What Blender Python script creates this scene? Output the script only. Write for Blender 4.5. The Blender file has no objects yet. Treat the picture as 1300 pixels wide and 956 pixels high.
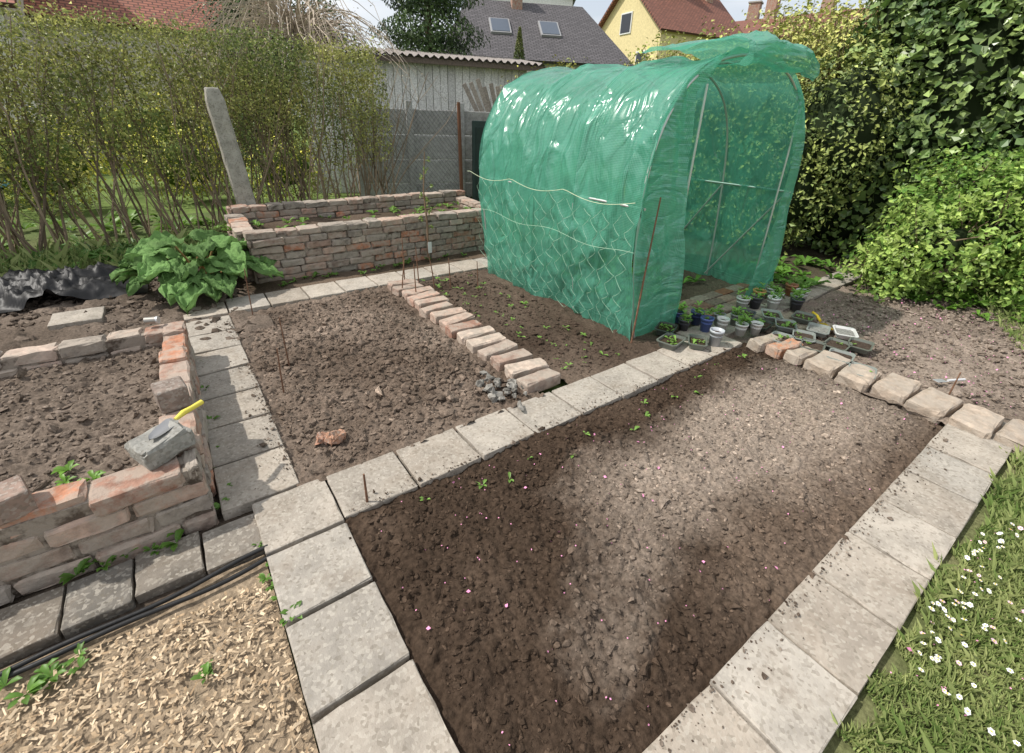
import bpy, math, random
import numpy as np
from mathutils import Vector, Matrix
rng=np.random.default_rng(7); random.seed(7)
S=bpy.context.scene; COL=S.collection
H=1.55
# ------------------------------------------------------------ helpers
class MB:
    def __init__(s): s.V=[];s.F=[];s.C=[];s.n=0
    def add(s,v,f,c=(1,1,1)):
        v=np.asarray(v,float); f=np.asarray(f,int)
        s.V.append(v); s.F.append(f+s.n); s.n+=len(v)
        c=np.asarray(c,float)
        if c.ndim==1: c=np.tile(c,(len(v),1))
        s.C.append(c)
    def build(s,name,mat,smooth=False,parent=None):
        V=np.concatenate(s.V); C=np.concatenate(s.C)
        loops=np.concatenate([f.ravel() for f in s.F])
        tot=np.concatenate([np.full(len(f),f.shape[1]) for f in s.F])
        st=np.concatenate([[0],np.cumsum(tot)[:-1]])
        me=bpy.data.meshes.new(name)
        me.vertices.add(len(V)); me.vertices.foreach_set('co',V.ravel().astype(np.float32))
        me.loops.add(len(loops)); me.loops.foreach_set('vertex_index',loops.astype(np.int32))
        me.polygons.add(len(tot)); me.polygons.foreach_set('loop_start',st.astype(np.int32))
        me.polygons.foreach_set('use_smooth',np.full(len(tot),smooth))
        me.update(calc_edges=True); me.validate()
        a=me.color_attributes.new('col','FLOAT_COLOR','POINT')
        a.data.foreach_set('color',np.c_[C,np.ones(len(C))].ravel().astype(np.float32))
        me.materials.append(mat)
        o=bpy.data.objects.new(name,me); COL.objects.link(o)
        if parent: o.parent=parent
        return o
def empty(name,loc=(0,0,0)):
    o=bpy.data.objects.new(name,None); COL.objects.link(o); o.empty_display_size=.2
    return o
def hsh(i,j,k,seed):
    n=(i*374761393+j*668265263+k*2147483647+seed*1274126177)&0xffffffff
    n=((n^(n>>13))*1274126177)&0xffffffff
    n=(n^(n>>16))&0xffffffff
    return n/4294967295.
def vn(x,y,z=0,seed=0):
    x,y,z=np.broadcast_arrays(np.asarray(x,float),np.asarray(y,float),np.asarray(z,float))
    i=np.floor(x).astype(np.int64);j=np.floor(y).astype(np.int64);k=np.floor(z).astype(np.int64)
    fx=x-i;fy=y-j;fz=z-k
    fx=fx*fx*(3-2*fx);fy=fy*fy*(3-2*fy);fz=fz*fz*(3-2*fz)
    r=0
    for a in (0,1):
        for b in (0,1):
            for c in (0,1):
                r=r+hsh(i+a,j+b,k+c,seed)*(fx if a else 1-fx)*(fy if b else 1-fy)*(fz if c else 1-fz)
    return r*2-1
def fbm(x,y,z=0,o=4,seed=0):
    r=0;a=1;f=1
    for q in range(o): r=r+a*vn(x*f,y*f,np.asarray(z)*f,seed+q);a*=.5;f*=2.03
    return r/1.6
def wor(x,y,seed=0):
    i=np.floor(x).astype(np.int64);j=np.floor(y).astype(np.int64)
    best=np.full(x.shape,9.);hh=np.zeros(x.shape)
    for a in (-1,0,1):
        for b in (-1,0,1):
            px=i+a+hsh(i+a,j+b,0,seed);py=j+b+hsh(i+a,j+b,1,seed)
            d=np.hypot(x-px,y-py);m=d<best
            best=np.where(m,d,best);hh=np.where(m,hsh(i+a,j+b,2,seed),hh)
    return best,hh
def clods(x,y,s,seed):
    d,h=wor(x/s,y/s,seed)
    return np.sqrt(np.clip(.42-d*d,0,1))*(h**2)*s
def nt_(m):
    m.use_nodes=True; nt=m.node_tree; nt.nodes.clear(); return nt
def mat(name,base=(1,1,1),attr=True,scale=20,var=.25,bump=.3,bdist=.01,bscale=60,rough=.85,spec=.3,trans=0,speck=None,speckscale=120,speckamt=.8,patch=None,patchscale=6,patchthr=.55,patchamt=.75,metal=0):
    m=bpy.data.materials.new(name); nt=nt_(m); N=nt.nodes.new; L=nt.links.new
    out=N('ShaderNodeOutputMaterial'); b=N('ShaderNodeBsdfPrincipled')
    b.inputs['Roughness'].default_value=rough; b.inputs['Specular IOR Level'].default_value=spec; b.inputs['Metallic'].default_value=metal
    tc=N('ShaderNodeTexCoord')
    mul=N('ShaderNodeVectorMath'); mul.operation='MULTIPLY'; mul.inputs[0].default_value=base
    if attr:
        at=N('ShaderNodeAttribute'); at.attribute_name='col'; L(at.outputs['Color'],mul.inputs[1])
    else: mul.inputs[1].default_value=(1,1,1)
    c=mul.outputs[0]
    if var:
        n1=N('ShaderNodeTexNoise'); n1.inputs['Scale'].default_value=scale; n1.inputs['Detail'].default_value=3; L(tc.outputs['Object'],n1.inputs['Vector'])
        mr=N('ShaderNodeMapRange'); mr.inputs[1].default_value=.3; mr.inputs[2].default_value=.7; mr.inputs[3].default_value=1-var; mr.inputs[4].default_value=1+var
        L(n1.outputs['Fac'],mr.inputs[0])
        m2=N('ShaderNodeVectorMath'); m2.operation='SCALE'; L(mul.outputs[0],m2.inputs[0]); L(mr.outputs[0],m2.inputs['Scale'])
        c=m2.outputs[0]
    if patch:
        n3=N('ShaderNodeTexNoise'); n3.inputs['Scale'].default_value=patchscale; n3.inputs['Detail'].default_value=4; n3.inputs['Roughness'].default_value=.7; L(tc.outputs['Object'],n3.inputs['Vector'])
        r=N('ShaderNodeMapRange'); r.inputs[1].default_value=patchthr; r.inputs[2].default_value=patchthr+.14; r.inputs[4].default_value=patchamt; L(n3.outputs['Fac'],r.inputs[0])
        x=N('ShaderNodeMix'); x.data_type='RGBA'; L(r.outputs[0],x.inputs[0]); L(c,x.inputs[6]); x.inputs[7].default_value=(*patch,1); c=x.outputs[2]
    if speck:
        v=N('ShaderNodeTexVoronoi'); v.inputs['Scale'].default_value=speckscale; L(tc.outputs['Object'],v.inputs['Vector'])
        sx=N('ShaderNodeSeparateColor'); L(v.outputs['Color'],sx.inputs[0])
        for ch,th,cc in ((0,.6,speck),(1,.7,(speck[0]*.3,speck[1]*.28,speck[2]*.25))):
            r=N('ShaderNodeMapRange'); r.inputs[1].default_value=th; r.inputs[2].default_value=1.; r.inputs[3].default_value=0; r.inputs[4].default_value=speckamt
            L(sx.outputs[ch],r.inputs[0])
            x=N('ShaderNodeMix'); x.data_type='RGBA'; L(r.outputs[0],x.inputs[0]); L(c,x.inputs[6]); x.inputs[7].default_value=(*cc,1); c=x.outputs[2]
    L(c,b.inputs['Base Color'])
    if bump:
        n2=N('ShaderNodeTexNoise'); n2.inputs['Scale'].default_value=bscale; n2.inputs['Detail'].default_value=3; n2.inputs['Roughness'].default_value=.65; L(tc.outputs['Object'],n2.inputs['Vector'])
        bp=N('ShaderNodeBump'); bp.inputs['Strength'].default_value=bump; bp.inputs['Distance'].default_value=bdist; L(n2.outputs['Fac'],bp.inputs['Height']); L(bp.outputs[0],b.inputs['Normal'])
    if trans:
        t=N('ShaderNodeBsdfTranslucent'); L(c,t.inputs['Color']); mx=N('ShaderNodeMixShader'); mx.inputs[0].default_value=trans
        L(b.outputs[0],mx.inputs[1]); L(t.outputs[0],mx.inputs[2]); L(mx.outputs[0],out.inputs[0])
    else: L(b.outputs[0],out.inputs[0])
    return m
def boxgeo(size,b=.006,inner=(1,1,0)):
    ax=[]
    for d in range(3):
        h=size[d]/2; bb=min(b,h*.4)
        k=inner[d]; mid=list(np.linspace(-h+bb,h-bb,k+2))
        ax.append(np.array([-h]+mid+[h]))
    n=[len(a) for a in ax]; idx={};V=[];F=[]
    def vid(i,j,k):
        key=(i,j,k)
        if key not in idx:
            ex=[i in(0,n[0]-1),j in(0,n[1]-1),k in(0,n[2]-1)]; p=[ax[0][i],ax[1][j],ax[2][k]]
            if sum(ex)>=2:
                q=.3 if sum(ex)==2 else .45
                for d in range(3):
                    if ex[d]: p[d]-=math.copysign(min(b,size[d]*.2)*q,p[d])
            idx[key]=len(V);V.append(p)
        return idx[key]
    for i in range(n[0]-1):
        for j in range(n[1]-1):
            F.append([vid(i,j,n[2]-1),vid(i+1,j,n[2]-1),vid(i+1,j+1,n[2]-1),vid(i,j+1,n[2]-1)])
            F.append([vid(i,j,0),vid(i,j+1,0),vid(i+1,j+1,0),vid(i+1,j,0)])
    for i in range(n[0]-1):
        for k in range(n[2]-1):
            F.append([vid(i,0,k),vid(i+1,0,k),vid(i+1,0,k+1),vid(i,0,k+1)])
            F.append([vid(i,n[1]-1,k),vid(i,n[1]-1,k+1),vid(i+1,n[1]-1,k+1),vid(i+1,n[1]-1,k)])
    for j in range(n[1]-1):
        for k in range(n[2]-1):
            F.append([vid(0,j,k),vid(0,j,k+1),vid(0,j+1,k+1),vid(0,j+1,k)])
            F.append([vid(n[0]-1,j,k),vid(n[0]-1,j+1,k),vid(n[0]-1,j+1,k+1),vid(n[0]-1,j,k+1)])
    return np.array(V),np.array(F)
def rotm(rx,ry,rz):
    from mathutils import Euler
    return np.array(Euler((rx,ry,rz)).to_matrix())
def box(mb,c,size,rot=(0,0,0),b=.006,jit=.0,col=(1,1,1),inner=(1,1,0)):
    V,F=boxgeo(size,b,inner)
    if jit: 
        V=V+rng.normal(0,jit,V.shape)
    V=V@rotm(*rot).T+np.array(c)
    mb.add(V,F,col)
def tube(mb,P,r,n=5,col=(1,1,1),cap=True):
    P=np.asarray(P,float); m=len(P); r=np.broadcast_to(np.asarray(r,float),(m,))
    T=np.gradient(P,axis=0); T/=np.linalg.norm(T,axis=1)[:,None]+1e-9
    up=np.array([0,0,1.]) if abs(T[:,2]).mean()<.8 else np.array([1.,0,0])
    a=np.cross(T,up); a/=np.linalg.norm(a,axis=1)[:,None]+1e-9; b=np.cross(T,a)
    th=np.arange(n)*2*np.pi/n
    V=(P[:,None,:]+r[:,None,None]*(np.cos(th)[None,:,None]*a[:,None,:]+np.sin(th)[None,:,None]*b[:,None,:])).reshape(-1,3)
    i=np.arange(m-1)[:,None]*n; j=np.arange(n)[None,:]; j2=(j+1)%n
    F=np.stack([i+j,i+j2,i+n+j2,i+n+j],-1).reshape(-1,4)
    mb.add(V,F,col)
    if cap:
        mb.add(V[:n],[list(range(n))[::-1]],col); mb.add(V[-n:],[list(range(n))],col)
def leaves(mb,P,Nn,size,col,asp=.55,fold=.15):
    n=len(P); P=np.asarray(P);Nn=Nn/(np.linalg.norm(Nn,axis=1)[:,None]+1e-9)
    r=rng.normal(size=(n,3)); d=r-(r*Nn).sum(1)[:,None]*Nn; d/=np.linalg.norm(d,axis=1)[:,None]+1e-9
    s=np.cross(Nn,d); size=np.broadcast_to(size,(n,))[:,None]
    V=np.stack([P-d*size*.5,P+s*size*asp*.5+Nn*size*fold,P+d*size*.5,P-s*size*asp*.5+Nn*size*fold],1).reshape(-1,3)
    F=np.arange(4*n).reshape(n,4)
    mb.add(V,F,np.repeat(col,4,axis=0))
def lcol(P,c1,c2,fs=3,j=.25,seed=0):
    t=np.clip(fbm(P[:,0]*fs,P[:,1]*fs,P[:,2]*fs,3,seed)*.9+.5+rng.normal(0,.22,len(P)),0,1)[:,None]
    return (np.array(c1)*(1-t)+np.array(c2)*t)*np.exp(rng.normal(0,j,len(P)))[:,None]
def blobleaves(mb,blobs,n,size,c1,c2,shell=.25,fs=3,seed=0,out=.6,asp=.6,lumpa=.3):
    w=np.array([b[3]*b[4]+b[4]*b[5]+b[3]*b[5] for b in blobs]); w/=w.sum()
    k=rng.choice(len(blobs),n,p=w); B=np.array(blobs)[k]
    d=rng.normal(size=(n,3)); d/=np.linalg.norm(d,axis=1)[:,None]
    lump=1+lumpa*fbm(d[:,0]*3+k*7,d[:,1]*3,d[:,2]*3,3,seed)+.12*fbm(d[:,0]*9+k*7,d[:,1]*9,d[:,2]*9,2,seed+3)
    rr=(1-shell*rng.random(n)**1.5)*lump+rng.exponential(.04,n)
    P=B[:,:3]+d*B[:,3:6]*rr[:,None]
    keep=(P[:,2]>0.02)&(fbm(P[:,0]*4,P[:,1]*4,P[:,2]*4,2,seed+9)>-.35)
    P=P[keep]; d=d[keep]
    Nn=d*out+rng.normal(0,.45,P.shape)+np.array([0,0,.35])
    sz=size*np.exp(rng.normal(0,.25,len(P)))
    leaves(mb,P,Nn,sz,lcol(P,c1,c2,fs,.25,seed),asp)
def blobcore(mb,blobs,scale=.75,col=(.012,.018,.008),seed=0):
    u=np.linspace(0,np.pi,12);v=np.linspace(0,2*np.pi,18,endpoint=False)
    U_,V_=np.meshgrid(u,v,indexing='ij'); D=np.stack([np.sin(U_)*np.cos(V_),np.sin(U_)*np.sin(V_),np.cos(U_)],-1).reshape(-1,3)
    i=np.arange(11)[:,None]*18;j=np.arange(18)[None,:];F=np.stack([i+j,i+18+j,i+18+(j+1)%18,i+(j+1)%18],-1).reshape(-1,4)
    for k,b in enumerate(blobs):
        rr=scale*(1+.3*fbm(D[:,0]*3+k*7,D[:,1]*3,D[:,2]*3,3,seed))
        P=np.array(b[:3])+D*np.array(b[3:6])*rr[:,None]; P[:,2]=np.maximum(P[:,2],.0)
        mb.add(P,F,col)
def icodata():
    import bmesh
    r=[]
    for s in (1,2):
        bm=bmesh.new(); bmesh.ops.create_icosphere(bm,subdivisions=s,radius=1)
        r.append((np.array([v.co[:] for v in bm.verts]),np.array([[v.index for v in f.verts] for f in bm.faces]))); bm.free()
    return r
ICO=icodata()
def scatter_clods(mb,P,r,col,lod=0,flat=.7):
    V,F=ICO[lod]; n=len(P); nv=len(V)
    A=np.array(V)[None]*np.exp(rng.normal(0,.3,(n,nv,1)))*np.exp(rng.normal(0,.25,(n,1,3)))
    th=rng.random(n)*6.28; c,s=np.cos(th)[:,None],np.sin(th)[:,None]
    X=A[...,0]*c-A[...,1]*s; Y=A[...,0]*s+A[...,1]*c; Z=A[...,2]*flat
    W=np.stack([X,Y,Z],-1)*r[:,None,None]+P[:,None,:]
    FF=(F[None]+np.arange(n)[:,None,None]*nv).reshape(-1,3)
    mb.add(W.reshape(-1,3),FF,np.repeat(col,nv,axis=0))
# ------------------------------------------------------------ materials
M_soil=mat('soil',scale=70,var=.35,bump=.8,bdist=.006,bscale=220,rough=1,spec=.05)
M_slab=mat('concrete_slab',scale=9,var=.2,bump=.6,bdist=.004,bscale=120,rough=.9,spec=.15,speck=(.50,.46,.39),speckscale=95,speckamt=.45,patch=(.18,.145,.11),patchscale=4.5,patchthr=.52,patchamt=.6)
M_brick=mat('old_brick',scale=25,var=.25,bump=.9,bdist=.006,bscale=55,rough=.95,spec=.1,patch=(.38,.33,.275),patchscale=11,patchthr=.42,patchamt=.7)
M_leaf=mat('leaf',var=0,bump=0,rough=.45,spec=.4,trans=.35)
M_leaf2=mat('shrub_leaf',var=0,bump=0,rough=.5,spec=.3)
M_rhub=mat('rhubarb_leaf',scale=30,var=.2,bump=1.,bdist=.016,bscale=30,rough=.75,spec=.15,trans=.22)
M_ivy=mat('ivy_leaf',var=0,bump=0,rough=.36,spec=.5)
M_bark=mat('bark',var=0,bump=.0,rough=.9,spec=.1)
M_conc=mat('concrete',scale=12,var=.25,bump=.6,bdist=.006,bscale=50,rough=.95,spec=.1,speck=(.4,.38,.34),speckscale=90,speckamt=.5)
M_plain=mat('painted',scale=10,var=.12,bump=0,rough=.6,spec=.3)
M_plastic=mat('plastic',var=0,bump=0,rough=.3,spec=.5)
M_black=mat('black_plastic',scale=10,var=.2,bump=.2,bscale=20,rough=.5,spec=.3)
M_wood=mat('weathered_wood',scale=40,var=.3,bump=.3,rough=.85,spec=.15)
M_grass=mat('grass_blade',var=0,bump=0,rough=.5,spec=.3)
M_metal=mat('metal',var=0,bump=0,rough=.4,spec=.5,metal=.6)
def roofmat(name,col,sc=2.2):
    m=bpy.data.materials.new(name); nt=nt_(m); N=nt.nodes.new; L=nt.links.new
    out=N('ShaderNodeOutputMaterial'); b=N('ShaderNodeBsdfPrincipled'); b.inputs['Roughness'].default_value=.7
    tc=N('ShaderNodeTexCoord'); br=N('ShaderNodeTexBrick'); br.inputs['Scale'].default_value=sc; br.inputs['Color1'].default_value=(*col,1)
    br.inputs['Color2'].default_value=(*[c*.65 for c in col],1); br.inputs['Mortar'].default_value=(*[c*.25 for c in col],1); br.inputs['Mortar Size'].default_value=.04
    L(tc.outputs['UV'],br.inputs['Vector']); L(br.outputs['Color'],b.inputs['Base Color'])
    L(b.outputs[0],out.inputs[0]); return m
M_roofred=roofmat('red_roof_tiles',(.40,.15,.095)); M_roofdark=roofmat('dark_roof_tiles',(.13,.12,.125)); M_roofbrown=roofmat('brown_roof_tiles',(.28,.11,.07))
# greenhouse film
def film(name):
    m=bpy.data.materials.new(name); nt=nt_(m); N=nt.nodes.new; L=nt.links.new
    out=N('ShaderNodeOutputMaterial'); b=N('ShaderNodeBsdfPrincipled'); b.inputs['Roughness'].default_value=.32; b.inputs['Specular IOR Level'].default_value=.6
    b.inputs['Coat Weight'].default_value=.8;b.inputs['Coat Roughness'].default_value=.15
    tc=N('ShaderNodeTexCoord')
    sp=N('ShaderNodeSeparateXYZ'); L(tc.outputs['UV'],sp.inputs[0])
    g=[]
    for k in (0,1):
        a=N('ShaderNodeMath');a.operation='MULTIPLY';a.inputs[1].default_value=85;L(sp.outputs[k],a.inputs[0])
        c=N('ShaderNodeMath');c.operation='FRACT';L(a.outputs[0],c.inputs[0])
        d=N('ShaderNodeMath');d.operation='LESS_THAN';d.inputs[1].default_value=.25;L(c.outputs[0],d.inputs[0]);g.append(d)
    mx=N('ShaderNodeMath');mx.operation='MAXIMUM';L(g[0].outputs[0],mx.inputs[0]);L(g[1].outputs[0],mx.inputs[1])
    n=N('ShaderNodeTexNoise');n.inputs['Scale'].default_value=4;n.inputs['Detail'].default_value=3;L(tc.outputs['Object'],n.inputs['Vector'])
    cr=N('ShaderNodeValToRGB');cr.color_ramp.elements[0].position=.3;cr.color_ramp.elements[0].color=(.022,.21,.13,1);cr.color_ramp.elements[1].position=.72;cr.color_ramp.elements[1].color=(.07,.36,.25,1);L(n.outputs['Fac'],cr.inputs[0])
    mc=N('ShaderNodeMix');mc.data_type='RGBA';L(mx.outputs[0],mc.inputs[0]);L(cr.outputs[0],mc.inputs[6]);mc.inputs[7].default_value=(.20,.50,.38,1)
    L(mc.outputs[2],b.inputs['Base Color'])
    mp=N('ShaderNodeMapping');mp.inputs['Scale'].default_value=(1.1,3.2,1);mp.inputs['Rotation'].default_value=(0,0,.7);L(tc.outputs['UV'],mp.inputs[0])
    w=N('ShaderNodeTexNoise');w.inputs['Scale'].default_value=1.8;w.inputs['Detail'].default_value=3;w.inputs['Roughness'].default_value=.45;w.inputs['Distortion'].default_value=.9;L(mp.outputs[0],w.inputs['Vector'])
    r1=N('ShaderNodeMath');r1.operation='SUBTRACT';r1.inputs[1].default_value=.5;L(w.outputs['Fac'],r1.inputs[0])
    r2=N('ShaderNodeMath');r2.operation='ABSOLUTE';L(r1.outputs[0],r2.inputs[0])
    bp=N('ShaderNodeBump');bp.inputs['Strength'].default_value=.9;bp.inputs['Distance'].default_value=.09;L(r2.outputs[0],bp.inputs['Height'])
    L(bp.outputs[0],b.inputs['Normal']);L(bp.outputs[0],b.inputs['Coat Normal'])
    t=N('ShaderNodeBsdfTranslucent');t.inputs['Color'].default_value=(.22,.76,.56,1)
    tr=N('ShaderNodeBsdfTransparent');tr.inputs['Color'].default_value=(.68,.96,.84,1)
    a1=N('ShaderNodeMixShader');a1.inputs[0].default_value=.25;L(b.outputs[0],a1.inputs[1]);L(t.outputs[0],a1.inputs[2])
    a2=N('ShaderNodeMixShader');a2.inputs[0].default_value=.28;L(a1.outputs[0],a2.inputs[1]);L(tr.outputs[0],a2.inputs[2])
    L(a2.outputs[0],out.inputs[0]); return m
M_film=film('green_film')
# ------------------------------------------------------------ ground
def grid(name,x0,x1,y0,y1,res,zf,cf,m,smooth=True):
    nx=max(2,int((x1-x0)/res)+1);ny=max(2,int((y1-y0)/res)+1)
    X,Y=np.meshgrid(np.linspace(x0,x1,nx),np.linspace(y0,y1,ny),indexing='ij')
    X=X.ravel();Y=Y.ravel();Z=zf(X,Y);C=cf(X,Y)
    i=np.arange(nx-1)[:,None]*ny;j=np.arange(ny-1)[None,:]
    F=np.stack([i+j,i+ny+j,i+ny+j+1,i+j+1],-1).reshape(-1,4)
    mb=MB();mb.add(np.c_[X,Y,Z],F,C);return mb.build(name,m,smooth)
def mixc(a,b,t): t=np.clip(t,0,1)[:,None]; return np.array(a)*(1-t)+np.array(b)*t
def rdg(a): return (1-np.abs(a))**5
M_far=mat('far_ground',base=(.13,.18,.055),attr=False,scale=1.5,var=.4,bump=.6,bdist=.05,bscale=8,rough=1,spec=.05)
mb=MB(); mb.add([[-150,-150,-.06],[150,-150,-.06],[150,150,-.06],[-150,150,-.06]],[[0,1,2,3]]); mb.build('ground',M_far)
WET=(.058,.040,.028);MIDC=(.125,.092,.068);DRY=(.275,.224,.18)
def z1(x,y):
    e=np.minimum.reduce([x-.29,3.42-x,y-.27,1.55-y]); e=np.clip(e/.15,0,1)
    return -.015+e*.03+.026*fbm(x*2.2,y*2.2,0,4,1)+.8*clods(x,y,.018,3)+.7*clods(x,y,.035,4)+.35*clods(x,y,.08,5)+.007*fbm(x*34,y*34,0,3,8)
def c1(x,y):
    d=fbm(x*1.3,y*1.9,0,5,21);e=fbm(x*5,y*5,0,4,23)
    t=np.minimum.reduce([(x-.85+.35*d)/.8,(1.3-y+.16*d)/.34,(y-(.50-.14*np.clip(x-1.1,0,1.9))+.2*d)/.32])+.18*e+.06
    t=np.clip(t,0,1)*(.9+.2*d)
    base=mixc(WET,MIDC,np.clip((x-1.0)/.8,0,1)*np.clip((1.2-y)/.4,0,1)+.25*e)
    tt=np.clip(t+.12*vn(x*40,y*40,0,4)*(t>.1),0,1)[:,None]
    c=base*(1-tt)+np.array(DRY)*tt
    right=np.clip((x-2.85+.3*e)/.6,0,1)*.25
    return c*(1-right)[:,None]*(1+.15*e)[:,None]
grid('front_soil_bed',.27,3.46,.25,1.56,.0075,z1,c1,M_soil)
def z2(x,y):
    return -.01+.035*fbm(x*1.8+5,y*1.8,0,3,31)+.04*np.exp(-((x-1.15)**2/.12+(y-2.6)**2/.5))+.9*clods(x,y,.025,33)+.7*clods(x,y,.045,34)+.25*clods(x,y,.09,35)+.009*fbm(x*30,y*30,0,3,8)
def c2(x,y):
    d=fbm(x*2,y*2,0,4,41); return mixc((.095,.070,.052),(.215,.168,.132),.5+.7*d+.2*fbm(x*12,y*12,0,3,42))
grid('middle_soil_bed',.17,1.6,1.8,4.25,.010,z2,c2,M_soil)
def z3(x,y): return -.005+.02*fbm(x*2.5+9,y*2.5,0,3,51)+.6*clods(x,y,.03,53)+.4*clods(x,y,.06,54)
def c3(x,y):
    d=fbm(x*2,y*2,0,4,61); return mixc((.062,.044,.032),(.145,.110,.084),.4+.6*d)
grid('seedling_soil_strip',1.84,5.2,1.8,4.6,.016,z3,c3,M_soil)
def z4(x,y): return .17+.03*fbm(x*2.5+9,y*2.5,0,3,71)+.9*clods(x,y,.03,73)+.6*clods(x,y,.06,74)
grid('raised_bed_soil',-1.8,-.2,1.95,3.45,.012,z4,lambda x,y:mixc((.12,.094,.073),(.25,.20,.16),.5+.6*fbm(x*2,y*2,0,4,81)),M_soil)
grid('left_soil_bed',-4.5,.45,3.4,7.2,.03,lambda x,y:-.02+.04*fbm(x*2,y*2,0,4,91)+.9*clods(x,y,.05,92)+.5*clods(x,y,.1,93),lambda x,y:mixc((.09,.070,.054),(.20,.160,.128),.5+.6*fbm(x*2,y*2,0,4,94)),M_soil)
grid('planter_front_soil',.4,5.2,4.62,5.1,.03,lambda x,y:-.01+.02*fbm(x*3,y*3,0,4,91),lambda x,y:mixc((.08,.06,.04),(.16,.12,.09),.5+.6*fbm(x*2,y*2,0,4,94)),M_soil)
grid('right_soil_bed',3.4,8,-.08,1.72,.02,lambda x,y:-.01+.025*fbm(x*2,y*2,0,4,101)+.5*clods(x,y,.04,102)+.4*clods(x,y,.09,103),lambda x,y:mixc((.16,.127,.10),(.32,.26,.212),.5+.7*fbm(x*2,y*2,0,4,104)),M_soil)
grid('hedge_verge',-5,9,7.1,9.5,.06,lambda x,y:-.03+.05*fbm(x*2,y*2,0,4,111),lambda x,y:mixc((.08,.12,.04),(.14,.15,.07),.5+.6*fbm(x*2,y*2,0,4,114)),M_soil)
grid('back_soil',5.1,9,1.7,7.2,.05,lambda x,y:-.03+.05*fbm(x*2,y*2,0,4,111),lambda x,y:mixc((.05,.045,.025),(.10,.085,.06),.5+.6*fbm(x*2,y*2,0,4,114)),M_soil)
grid('path_edge_soil',-2.4,.3,1.5,4.75,.03,lambda x,y:-.036+.006*fbm(x*8,y*8,0,3,121),lambda x,y:mixc((.05,.04,.03),(.11,.085,.065),.5+.6*fbm(x*4,y*4,0,4,124)),M_soil)
# loose clods
mb=MB()
n=14000; x=rng.uniform(.33,3.38,n);y=rng.uniform(.31,1.5,n); r=.002+rng.exponential(.0025,n); r=np.minimum(r,.016)
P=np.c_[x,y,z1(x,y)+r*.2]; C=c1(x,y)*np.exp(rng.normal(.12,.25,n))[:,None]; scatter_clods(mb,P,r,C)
n=8000; x=rng.uniform(.22,1.5,n);y=rng.uniform(1.87,4.15,n); r=.003+rng.exponential(.0034,n)*(1+.8*np.exp(-((x-1.2)**2/.15+(y-2.4)**2/.4))); r=np.minimum(r,.026)
scatter_clods(mb,np.c_[x,y,z2(x,y)+r*.2],r,c2(x,y)*np.exp(rng.normal(.08,.2,n))[:,None])
n=3000; x=rng.uniform(-1.7,-.27,n);y=rng.uniform(2,3.4,n); r=np.minimum(.0035+rng.exponential(.004,n),.022)
scatter_clods(mb,np.c_[x,y,z4(x,y)+r*.2],r,mixc((.12,.094,.073),(.25,.20,.16),rng.random(n)))
n=4000; x=rng.uniform(3.8,6.5,n);y=rng.uniform(0,1.6,n); r=np.minimum(.004+rng.exponential(.004,n),.025)
scatter_clods(mb,np.c_[x,y,.01+r*.1],r,mixc((.16,.127,.10),(.32,.26,.212),rng.random(n)))
n=3500; x=rng.uniform(-2.5,.3,n);y=rng.uniform(3.6,6,n); r=np.minimum(.006+rng.exponential(.008,n),.04)
scatter_clods(mb,np.c_[x,y,.0+r*.2],r,mixc((.09,.070,.054),(.20,.160,.128),rng.random(n)))
n=1500; x=rng.uniform(1.9,2.6,n);y=rng.uniform(1.87,4.2,n); r=np.minimum(.004+rng.exponential(.004,n),.02)
scatter_clods(mb,np.c_[x,y,z3(x,y)+r*.2],r,c3(x,y))
n=900; x=rng.uniform(.3,3.3,n);y=np.where(rng.random(n)<.5,1.53+rng.exponential(.03,n),.27-rng.exponential(.03,n)); r=.0015+rng.exponential(.0014,n)
scatter_clods(mb,np.c_[x,y,.022+r*.3],r,mixc(WET,DRY,rng.random(n)))
n=500; y=rng.uniform(1.9,4.1,n);x=.19-rng.exponential(.04,n); r=.0015+rng.exponential(.0017,n)
scatter_clods(mb,np.c_[x,y,.022+r*.3],r,mixc(WET,DRY,rng.random(n)))
mb.build('soil_clods',M_soil,False)
# ------------------------------------------------------------ paving
mb=MB()
def slab(x,y,sx,sy,shade=None,z=.0):
    s=(shade if shade else rng.uniform(.85,1.15)); t=rng.uniform(-.03,.03)
    box(mb,(x,y,z-.01+rng.uniform(-.004,.004)),(sx-.009,sy-.009,.06),(rng.normal(0,.008),rng.normal(0,.008),rng.normal(0,.010)),b=.005,jit=.0012,col=(.36*s*(1+t),.32*s,.27*s*(1-t)),inner=(3,3,0))
x=.32-.34*2
while x<3.6:
    slab(x+.17,.135,.34,.29); x+=.34
x=.29
while x<3.05: slab(x+.17,1.68,.34,.30); x+=.345
y=1.52+.155
for k in range(8): slab(.135,y,.31,.315,.9+.12*rng.random()); y-=.325
y=1.84
while y<4.2: slab(.03,y+.17,.32,.33); y+=.338
x=-.13
while x<3.2: slab(x+.16,4.43+.03*x*.2,.32,.36); x+=.325
x=3.1
while x<6.2: slab(x+.16,1.82+.02*(x-3),.32,.26,.9); x+=.33
slab(-.8,4.7,.33,.3,1.0,z=.03)
x=-2.
while x<-.1:
    w=rng.uniform(.16,.28); slab(x+w/2,1.69+rng.normal(0,.008),w,.22,rng.uniform(.42,.62),z=-.014); x+=w
mb.build('paved_path',M_slab)
mb=MB()
BR=[(.40,.26,.20),(.42,.30,.235),(.36,.21,.155),(.42,.33,.27),(.37,.26,.205),(.30,.23,.185),(.46,.37,.30),(.44,.21,.13),(.40,.29,.23)]
def bcol(f=1.): 
    c=np.array(BR[rng.integers(len(BR))])*f*rng.uniform(.8,1.15); return c
y=1.88
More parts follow.
